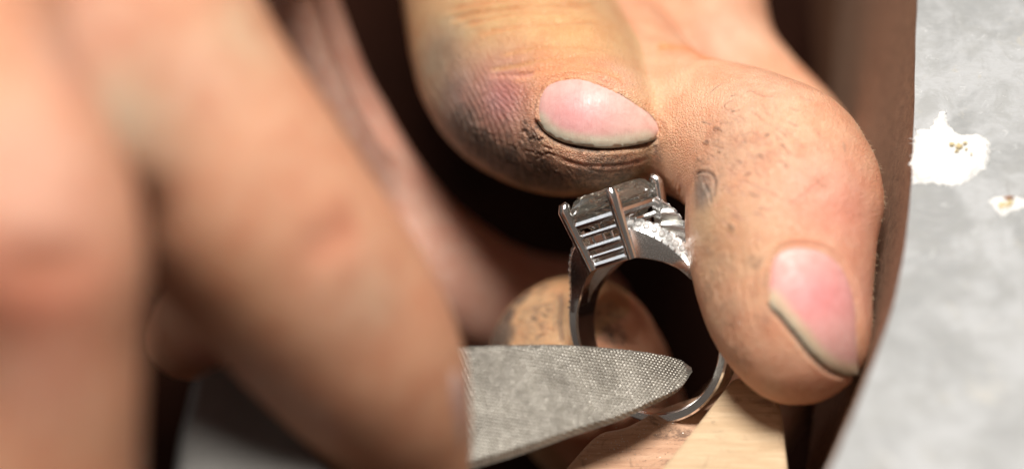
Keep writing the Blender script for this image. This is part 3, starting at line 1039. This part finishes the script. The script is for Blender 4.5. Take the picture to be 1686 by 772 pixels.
filing = Body(limbs2, 0.075, [])
b = filing
b.tone[:] = np.array((0.72, 0.37, 0.225))
band = np.minimum(limb_distance(b.base, limbs2[5]), np.minimum(limb_distance(b.base, limbs2[3]), limb_distance(b.base, limbs2[4]))) < 0.1
b.tone[band] = (0.56, 0.32, 0.24)  # far band gets a darker skin tone to paint in its shadow
fold = limb_distance(b.base, limbs2[3]) < 0.06
b.tone[fold] = (0.60, 0.37, 0.29)
b.tone[:] = relax(b.tone, b.e, b.deg, 8)
for a in [(30, 450, 120, (0.78, 0.23, 0.13), 0.9), (60, 330, 120, (0.78, 0.50, 0.38), 0.6), (530, 395, 55, (0.66, 0.29, 0.17), 0.6), (150, 60, 130, (0.66, 0.36, 0.26), 0.7), (230, 190, 90, (0.66, 0.50, 0.34), 0.6),
          (420, 200, 120, (0.76, 0.42, 0.27), 0.7), (400, 500, 110, (0.58, 0.29, 0.16), 0.7), (560, 470, 90, (0.70, 0.42, 0.28), 0.6), (350, 592, 40, (0.80, 0.36, 0.26), 0.9), (390, 60, 60, (0.72, 0.56, 0.38), 0.6)]:
    b.patch(*a)
for pts, w_, dp in [([(0, 430), (70, 442), (150, 435)], 0.16, 0.03), ([(500, 420), (545, 394), (595, 376)], 0.15, 0.02)]:
    b.crease(pts, w_, dp, 0, (0.66, 0.28, 0.17), w_ * 1.6)
for a in [(110, 90, 70, (0.58, 0.33, 0.26), 0.6), (200, 200, 60, (0.52, 0.42, 0.30), 0.6), (330, 120, 60, (0.72, 0.42, 0.30), 0.5), (480, 320, 70, (0.70, 0.38, 0.24), 0.6), (620, 500, 60, (0.58, 0.36, 0.24), 0.6), (60, 620, 90, (0.62, 0.33, 0.24), 0.6), (40, 250, 70, (0.76, 0.48, 0.37), 0.6)]:
    b.patch(*a)
b.grime = np.maximum(b.grime, 0.12 * sstep(vnoise(b.base, 1.6, 55, 3), 0.55, 0.75))
b.disp += (vnoise(b.base, 0.9, 31, 2) - 0.5) * 0.07
filing.build('hand', 'soft focus hand in the foreground gripping the grey file', 'hand', P(-140, -400, 3.0), "jeweller's two hands")
add_nail(filing, [(742, 600), (756, 610), (766, 640), (771, 690), (770, 740), (764, 770), (752, 765), (744, 700), (740, 640)], [(764, 770), (752, 765)], 0.02, 0.02, (0.62, 0.42, 0.36), (0.62, 0.38, 0.33), (0.6, 0.5, 0.4), 12, 2.0, step=6)

# ------------------------------------------------------------------ the file
def file_curve(t, top):
    if top:
        p = spline([(480, 560), (620, 564), (735, 568), (830, 565), (920, 564), (1000, 569), (1070, 577), (1115, 588), (1138, 604)], 12)
    else:
        p = spline([(560, 850), (650, 816), (760, 776), (860, 745), (950, 713), (1020, 690), (1080, 662), (1120, 640), (1140, 612)], 12)
    s_ = np.linspace(0, 1, len(p))
    return np.stack([np.interp(t, s_, p[:, a]) for a in range(2)], 1)

NU, NV = 640, 190
tu = np.linspace(0, 1, NU)
top_c, bot_c = file_curve(tu, True), file_curve(tu, False)
def file_depth(px, frac):
    base = np.interp(px, [480, 740, 1140], [1.9, 0.85, -0.15])
    return base + 0.42 * (frac - 0.35) - 0.26 * np.clip((px - 1040) / 100, 0, 1) ** 2
tv = np.linspace(0, 1, NV)
G3 = np.zeros((NU, NV, 3))
for j, fr in enumerate(tv):
    xy = top_c * (1 - fr) + bot_c * fr
    z = file_depth(xy[:, 0], fr)
    k = (DIST - z) / DIST / PPC
    G3[:, j] = np.stack([(xy[:, 0] - PW / 2) * k, -(xy[:, 1] - PH / 2) * k, z], 1)
du = np.gradient(G3, axis=0)
dv = np.gradient(G3, axis=1)
nn = np.cross(du, dv)
nn /= np.linalg.norm(nn, axis=2, keepdims=True) + 1e-12
flatn = nn[NU // 2, NV // 2].copy()
flatn *= np.sign(flatn[2])
nn[:] = flatn
# two crossing rows of cuts leave small pointed teeth
ax = G3[NU // 2 + 60, NV // 2] - G3[NU // 2 - 60, NV // 2]
ax /= np.linalg.norm(ax)
ay = np.cross(flatn, ax)
X = G3 @ ax
Y = G3 @ ay
pitch = 0.035
wx = (vnoise(G3.reshape(-1, 3), 3, 41, 2).reshape(NU, NV) - 0.5) * 0.02
def tri(x):
    return 1 - np.abs((x % 1) * 2 - 1)
c1 = tri((X * 1.0 + Y * 0.12 + wx) / pitch)
c2 = tri((Y * 1.0 + X * 0.32 + wx) / pitch)
tooth = sstep(c1, 0, 0.85) * sstep(c2, 0, 0.85)
jit = vnoise(G3.reshape(-1, 3), 26, 43, 1).reshape(NU, NV)
rimf = sstep(np.minimum(tv, 1 - tv), 0.0, 0.03)[None, :] * np.ones((NU, 1))
disp = (1 - 0.8 * sstep(tu, 0.90, 0.975))[:, None] * tooth * 0.016 * (0.35 + 1.1 * jit) * rimf
round_ = 0.05 * (1 - sstep(tv, 0, 0.07)) + 0.05 * (1 - sstep(1 - tv, 0, 0.07))
face = G3 + nn * (disp - round_[None, :])[..., None]
# rounded back
width = np.linalg.norm(G3[:, 0] - G3[:, -1], axis=1)
NB = 16
back = np.zeros((NU, NB, 3))
for j in range(NB):
    fr = 1 - (j + 1) / (NB + 1)
    dep = 0.05 + 0.34 * np.sin(math.pi * fr) * np.clip(width / 1.1, 0.1, 1.1)
    back[:, j] = G3[:, 0] * (1 - fr) + G3[:, -1] * fr - flatn * dep[:, None]
full = np.concatenate([face, back], 1)
NT_ = NV + NB
ii, jj = np.meshgrid(np.arange(NU - 1), np.arange(NT_), indexing='ij')
j2 = (jj + 1) % NT_
quads = np.stack([ii * NT_ + jj, (ii + 1) * NT_ + jj, (ii + 1) * NT_ + j2, ii * NT_ + j2], -1).reshape(-1, 4).tolist()
quads += [[j for j in range(NT_)], [(NU - 1) * NT_ + j for j in range(NT_)][::-1]]
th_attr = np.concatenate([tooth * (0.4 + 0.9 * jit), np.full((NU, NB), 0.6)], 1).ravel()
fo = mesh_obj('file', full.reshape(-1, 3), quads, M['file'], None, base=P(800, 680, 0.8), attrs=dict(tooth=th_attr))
fix_normals(fo)
tag(fo, 'grey half round file with a cross cut face, its point inside the ring', 'file')

# ------------------------------------------------------------------ the ring
u_ = np.array([-0.31, 0.95, 0.0])
u_ /= np.linalg.norm(u_)
f_ = np.array([-0.6, -0.02, 0.8])
f_ -= u_ * (f_ @ u_)
f_ /= np.linalg.norm(f_)
s_ = np.cross(u_, f_)
CEN = P(1078, 545, -0.42)
def K(x, y, z):
    """ring axes: across, along the hole towards the lens, up to the stone"""
    return CEN + s_ * x + f_ * y + u_ * z
ring = empty('diamond_ring', 'white gold diamond ring with a pave split shank, held on the bench pin', 'ring', K(0, 0, -0.93))

RIN, ROUT = 0.82, 0.925
def arc_loft(g, t0, t1, n, sect):
    """sect(theta) -> list of (y, radius) corner points; theta measured from the stone"""
    V, F = [], []
    m = None
    for i in range(n + 1):
        t = t0 + (t1 - t0) * i / n
        q = sect(t)
        m = len(q)
        for y, r in q:
            V.append(K(math.sin(t) * r, y, math.cos(t) * r))
    for i in range(n):
        for j in range(m):
            F.append([i * m + j, i * m + (j + 1) % m, (i + 1) * m + (j + 1) % m, (i + 1) * m + j])
    F += [list(range(m)), [n * m + j for j in range(m)][::-1]]
    g.add(V, F)

def box_sect(y0, y1, r0, r1, c=0.018):
    return [(y0 + c, r0), (y1 - c, r0), (y1, r0 + c), (y1, r1 - c), (y1 - c, r1), (y0 + c, r1), (y0, r1 - c), (y0, r0 + c)]

def half_width(t):
    a = abs(t)
    return 0.125 + 0.055 * (1 - sstep(a, R(50), R(120)))
def outer(t):
    a = abs(t)
    return ROUT + 0.02 * (1 - sstep(a, R(45), R(90)))
g = Geo()
arc_loft(g, R(56), R(304), 120, lambda t: box_sect(-half_width(t if t < math.pi else 2 * math.pi - t), half_width(t if t < math.pi else 2 * math.pi - t), RIN, outer(t if t < math.pi else 2 * math.pi - t)))
g.obj('band', M['gold'], ring)
def rise(t):
    a = abs(t)
    return outer(a) + 0.04 + 0.20 * (1 - sstep(a, R(12), R(56)))
SLOPE = 0.055
def branch(t, side):
    """inner and outer edge across the ring, and the two radii of the set face"""
    a = abs(t)
    hw = half_width(t) + 0.19 * (1 - sstep(a, R(12), R(52)))
    yi = hw - 0.125 - 0.06 * sstep(a, R(40), R(60))
    lift = 0.10 * (1 - sstep(a, R(13), R(46))) if side < 0 else 0.0
    return yi, hw, rise(t) + SLOPE * 0.6 + lift, rise(t) - SLOPE + lift
pv = None
for sg in (1, -1):
    for side in (1, -1):
        g = Geo()
        def sect(t, sd=side):
            yi, yo, ri, ro = branch(t, sd)
            q = [(yi, RIN), (yo - .01, RIN), (yo, RIN + .01), (yo, ro - .008), (yo - .006, ro), (yi + .006, ri), (yi, ri - .008)]
            return q if sd > 0 else [(-y, r) for y, r in q][::-1]
        arc_loft(g, sg * R(13), sg * R(61), 24, sect)
        sh = g.obj('split_shoulder', M['brushed'], ring)
        # pave stones along the sloping face of each branch
        for i in range(11):
            a = R(16.5 + i * 4.0)
            t = sg * a
            def mid(tt, k=0.5):
                yi, yo, ri, ro = branch(tt, side)
                r = ri * (1 - k) + ro * k
                return K(math.sin(tt) * r, side * (yi * (1 - k) + yo * k), math.cos(tt) * r)
            cpt = mid(t)
            dr = (mid(t + .02) - mid(t - .02)) * sg
            dr /= np.linalg.norm(dr)
            ac = mid(t, 0.9) - mid(t, 0.1)
            ac -= dr * (ac @ dr)
            ac /= np.linalg.norm(ac)
            nrm = np.cross(dr, ac)
            if nrm @ (cpt - CEN) < 0:
                nrm = -nrm
            bx = np.stack([W(dr), W(np.cross(nrm, dr)), W(nrm)], 1)
            if pv is None:
                gg = Geo()
                lv = [(0.022, 0.016), (0.037, 0.006), (0.036, 0.001), (0.008, -0.03)]
                V = []
                for rr, zz in lv:
                    V += [(rr * math.cos(x), rr * math.sin(x), zz) for x in np.linspace(0, 2 * math.pi, 8, endpoint=False)]
                F = [[k * 8 + j, k * 8 + (j + 1) % 8, (k + 1) * 8 + (j + 1) % 8, (k + 1) * 8 + j] for k in range(3) for j in range(8)]
                F += [list(range(8))[::-1], [24 + j for j in range(8)]]
                pv = bpy.data.meshes.new('pave_stone')
                pv.from_pydata(V, [], F)
                pv.materials.append(M['melee'])
                bm = bmesh.new(); bm.from_mesh(pv); bmesh.ops.recalc_face_normals(bm, faces=bm.faces); bm.to_mesh(pv); bm.free()
            o = bpy.data.objects.new('pave_stone', pv)
            C.objects.link(o)
            o.parent = ring
            mt = Matrix.Identity(4)
            loc = W(cpt) - np.array(ring.location)
            for a_ in range(3):
                for b_ in range(3):
                    mt[a_][b_] = bx[a_, b_]
                mt[a_][3] = loc[a_]
            o.matrix_local = mt
        # beads between the stones
        g = Geo()
        for i in range(12):
            t = sg * R(14.5 + i * 4.0)
            for k in (0.08, 0.92):
                yi, yo, ri, ro = branch(t, side)
                r = ri * (1 - k) + ro * k
                y = side * (yi * (1 - k) + yo * k)
                c0 = K(math.sin(t) * (r - .012), y, math.cos(t) * (r - .012))
                c1 = K(math.sin(t) * (r + .022), y + side * .006, math.cos(t) * (r + .015))
                g.tube([c0, c0 * .4 + c1 * .6, c1], [0.012, 0.010, 0.004], 6)
        g.obj('pave_beads', M['gold'], sh)['kind'] = 'stuff'

# basket head
HB, HT = 0.80, 1.48
TX, TY = 0.295, 0.41
def corner(sx, sy, z, grow=0.0):
    k = np.interp(z, [HB, HT], [0.80, 1.0])
    return K(sx * (TX * k + grow), sy * (TY * k + grow), z)
for sx, sy in ((-1, 1), (1, 1), (1, -1), (-1, -1)):
    g = Geo()
    zs = [HB - 0.02, 0.95, 1.15, 1.32, 1.42, 1.47, 1.495]
    pts = [corner(sx, sy, z, 0.018) for z in zs]
    pts[-2] = corner(sx, sy, 1.47, 0.0)
    pts[-1] = corner(sx, sy, 1.495, -0.025)
    g.tube(pts, [0.052, 0.056, 0.060, 0.063, 0.065, 0.060, 0.034], 14)
    g.obj('prong', M['gold'], ring)
def rail_bar(a, b, ra):
    g = Geo()
    g.tube([a, a * .5 + b * .5, b], ra, 8, side=u_)
    return g.obj('gallery_rail', M['gold'], ring)
for z, ra in ((0.815, 0.042), (0.905, 0.024), (1.0, 0.036), (1.13, 0.030), (1.25, 0.046)):
    cs = [corner(-1, 1, z), corner(1, 1, z), corner(1, -1, z), corner(-1, -1, z)]
    for i in range(4):
        rail_bar(cs[i], cs[(i + 1) % 4], ra)
for fx in (-0.45, 0.05, 0.45):
    for sy in (1, -1):
        a, c_ = corner(fx, sy, 1.0), corner(fx, sy, 1.13)
        g = Geo()
        g.tube([a, c_], 0.014, 6)
        g.obj('gallery_post', M['gold'], ring)

# step cut stone
def oct_(hx, hy, cut, z):
    return [K(x, y, z) for x, y in ((hx - cut, hy), (hx, hy - cut), (hx, -hy + cut), (hx - cut, -hy), (-hx + cut, -hy), (-hx, -hy + cut), (-hx, hy - cut), (-hx + cut, hy))]
lv = [(0.215, 0.33, 0.045, 1.512), (0.25, 0.365, 0.05, 1.485), (0.28, 0.40, 0.055, 1.43), (0.298, 0.418, 0.055, 1.37), (0.298, 0.418, 0.055, 1.345), (0.25, 0.365, 0.07, 1.26), (0.18, 0.285, 0.05, 1.15), (0.09, 0.18, 0.03, 1.05), (0.012, 0.08, 0.005, 0.985)]
rs = np.random.default_rng(21)
V, F = [], []
NS = 16
def outline16(hx, hy, cut, z, off):
    o8 = [(hx - cut, hy), (hx, hy - cut), (hx, -hy + cut), (hx - cut, -hy), (-hx + cut, -hy), (-hx, -hy + cut), (-hx, hy - cut), (-hx + cut, hy)]
    out = []
    for k in range(NS):
        t = (k + off) / NS * 8
        a, b = o8[int(t) % 8], o8[(int(t) + 1) % 8]
        w_ = t - int(t)
        out.append(K(a[0] * (1 - w_) + b[0] * w_, a[1] * (1 - w_) + b[1] * w_, z + rs.normal(0, 0.005)))
    return out
for i, a in enumerate(lv):
    V += outline16(*a, 0.5 * (i % 2))
for i in range(len(lv) - 1):
    for j in range(NS):
        a, b_ = i * NS + j, i * NS + (j + 1) % NS
        c_, d = a + NS, b_ + NS
        F += ([[a, b_, c_], [b_, d, c_]] if i % 2 else [[a, b_, d], [a, d, c_]])
F += [list(range(NS)), [(len(lv) - 1) * NS + j for j in range(NS)][::-1]]
g = Geo()
g.add(V, F)
g.obj('diamond', M['stone'], ring, smooth=False)

# ------------------------------------------------------------------ filings caught on the skin
def filings(body, spots, n, name, seed):
    rr = np.random.default_rng(seed)
    g = Geo()
    for _ in range(n):
        x0, y0, sx, sy = spots[rr.integers(0, len(spots))]
        x, y = rr.normal(x0, sx), rr.normal(y0, sy)
        q = body.hit(x, y)
        if q is None:
            continue
        r = rr.uniform(0.003, 0.0065)
        a = rr.normal(0, 1, (4, 3))
        a /= np.linalg.norm(a, axis=1)[:, None]
        g.add(q + np.array([0, 0, 0.012]) + a * r, [[0, 1, 2], [0, 2, 3], [0, 3, 1], [1, 3, 2]])
    o = g.obj(name, M['shiny'], body.obj, smooth=False)
    o['kind'] = 'stuff'
filings(hold, [(800, 210, 45, 45), (850, 270, 45, 30), (960, 285, 60, 20), (1180, 280, 40, 50), (1200, 480, 40, 70)], 150, 'metal_filings', 3)
filings(hold, [(870, 530, 30, 20)], 30, 'metal_filings', 4)

rr = np.random.default_rng(9)
g = Geo()
vw = np.array([0, 0, DIST]) - hold.final
fc = (hold.n * vw).sum(1) / np.linalg.norm(vw, axis=1)
cand = np.nonzero((np.abs(fc) < 0.22) & (hold.px[:, 0] > 1330) & (hold.px[:, 1] > 185) & (hold.px[:, 1] < 560) & (hold.fine > 0) & ~th)[0]
for i in rr.choice(cand, min(110, len(cand)), replace=False):
    p0 = hold.final[i]
    d = hold.n[i] * 0.8 + rr.normal(0, 0.35, 3) + np.array([0, -0.5, 0])
    d /= np.linalg.norm(d)
    ln = rr.uniform(0.015, 0.04)
    g.tube([p0 - d * 0.005, p0 + d * ln * .6, p0 + d * ln + rr.normal(0, .004, 3)], [0.0016, 0.0014, 0.0006], 4)
hair = g.obj('fine_hair', plain('pale_hair', (0.6, 0.45, 0.3), 0.5), hold.obj)
hair['kind'] = 'stuff'

# dust and filings on the pin
g = Geo()
for _ in range(320):
    x, y = rr.normal(1080, 70), rr.normal(715, 28)
    if not (960 < x < 1260 and 655 < y < 775) or x > 1072 + (790 - y) * 0.78 - 6:
        continue
    q = on_level(x, y, PIN + 0.008)
    a = rr.normal(0, 1, (4, 3))
    a /= np.linalg.norm(a, axis=1)[:, None]
    g.add(q + a * rr.uniform(0.004, 0.011), [[0, 1, 2], [0, 2, 3], [0, 3, 1], [1, 3, 2]])
o = g.obj('metal_filings', M['shiny'], pin, smooth=False)
o['kind'] = 'stuff'
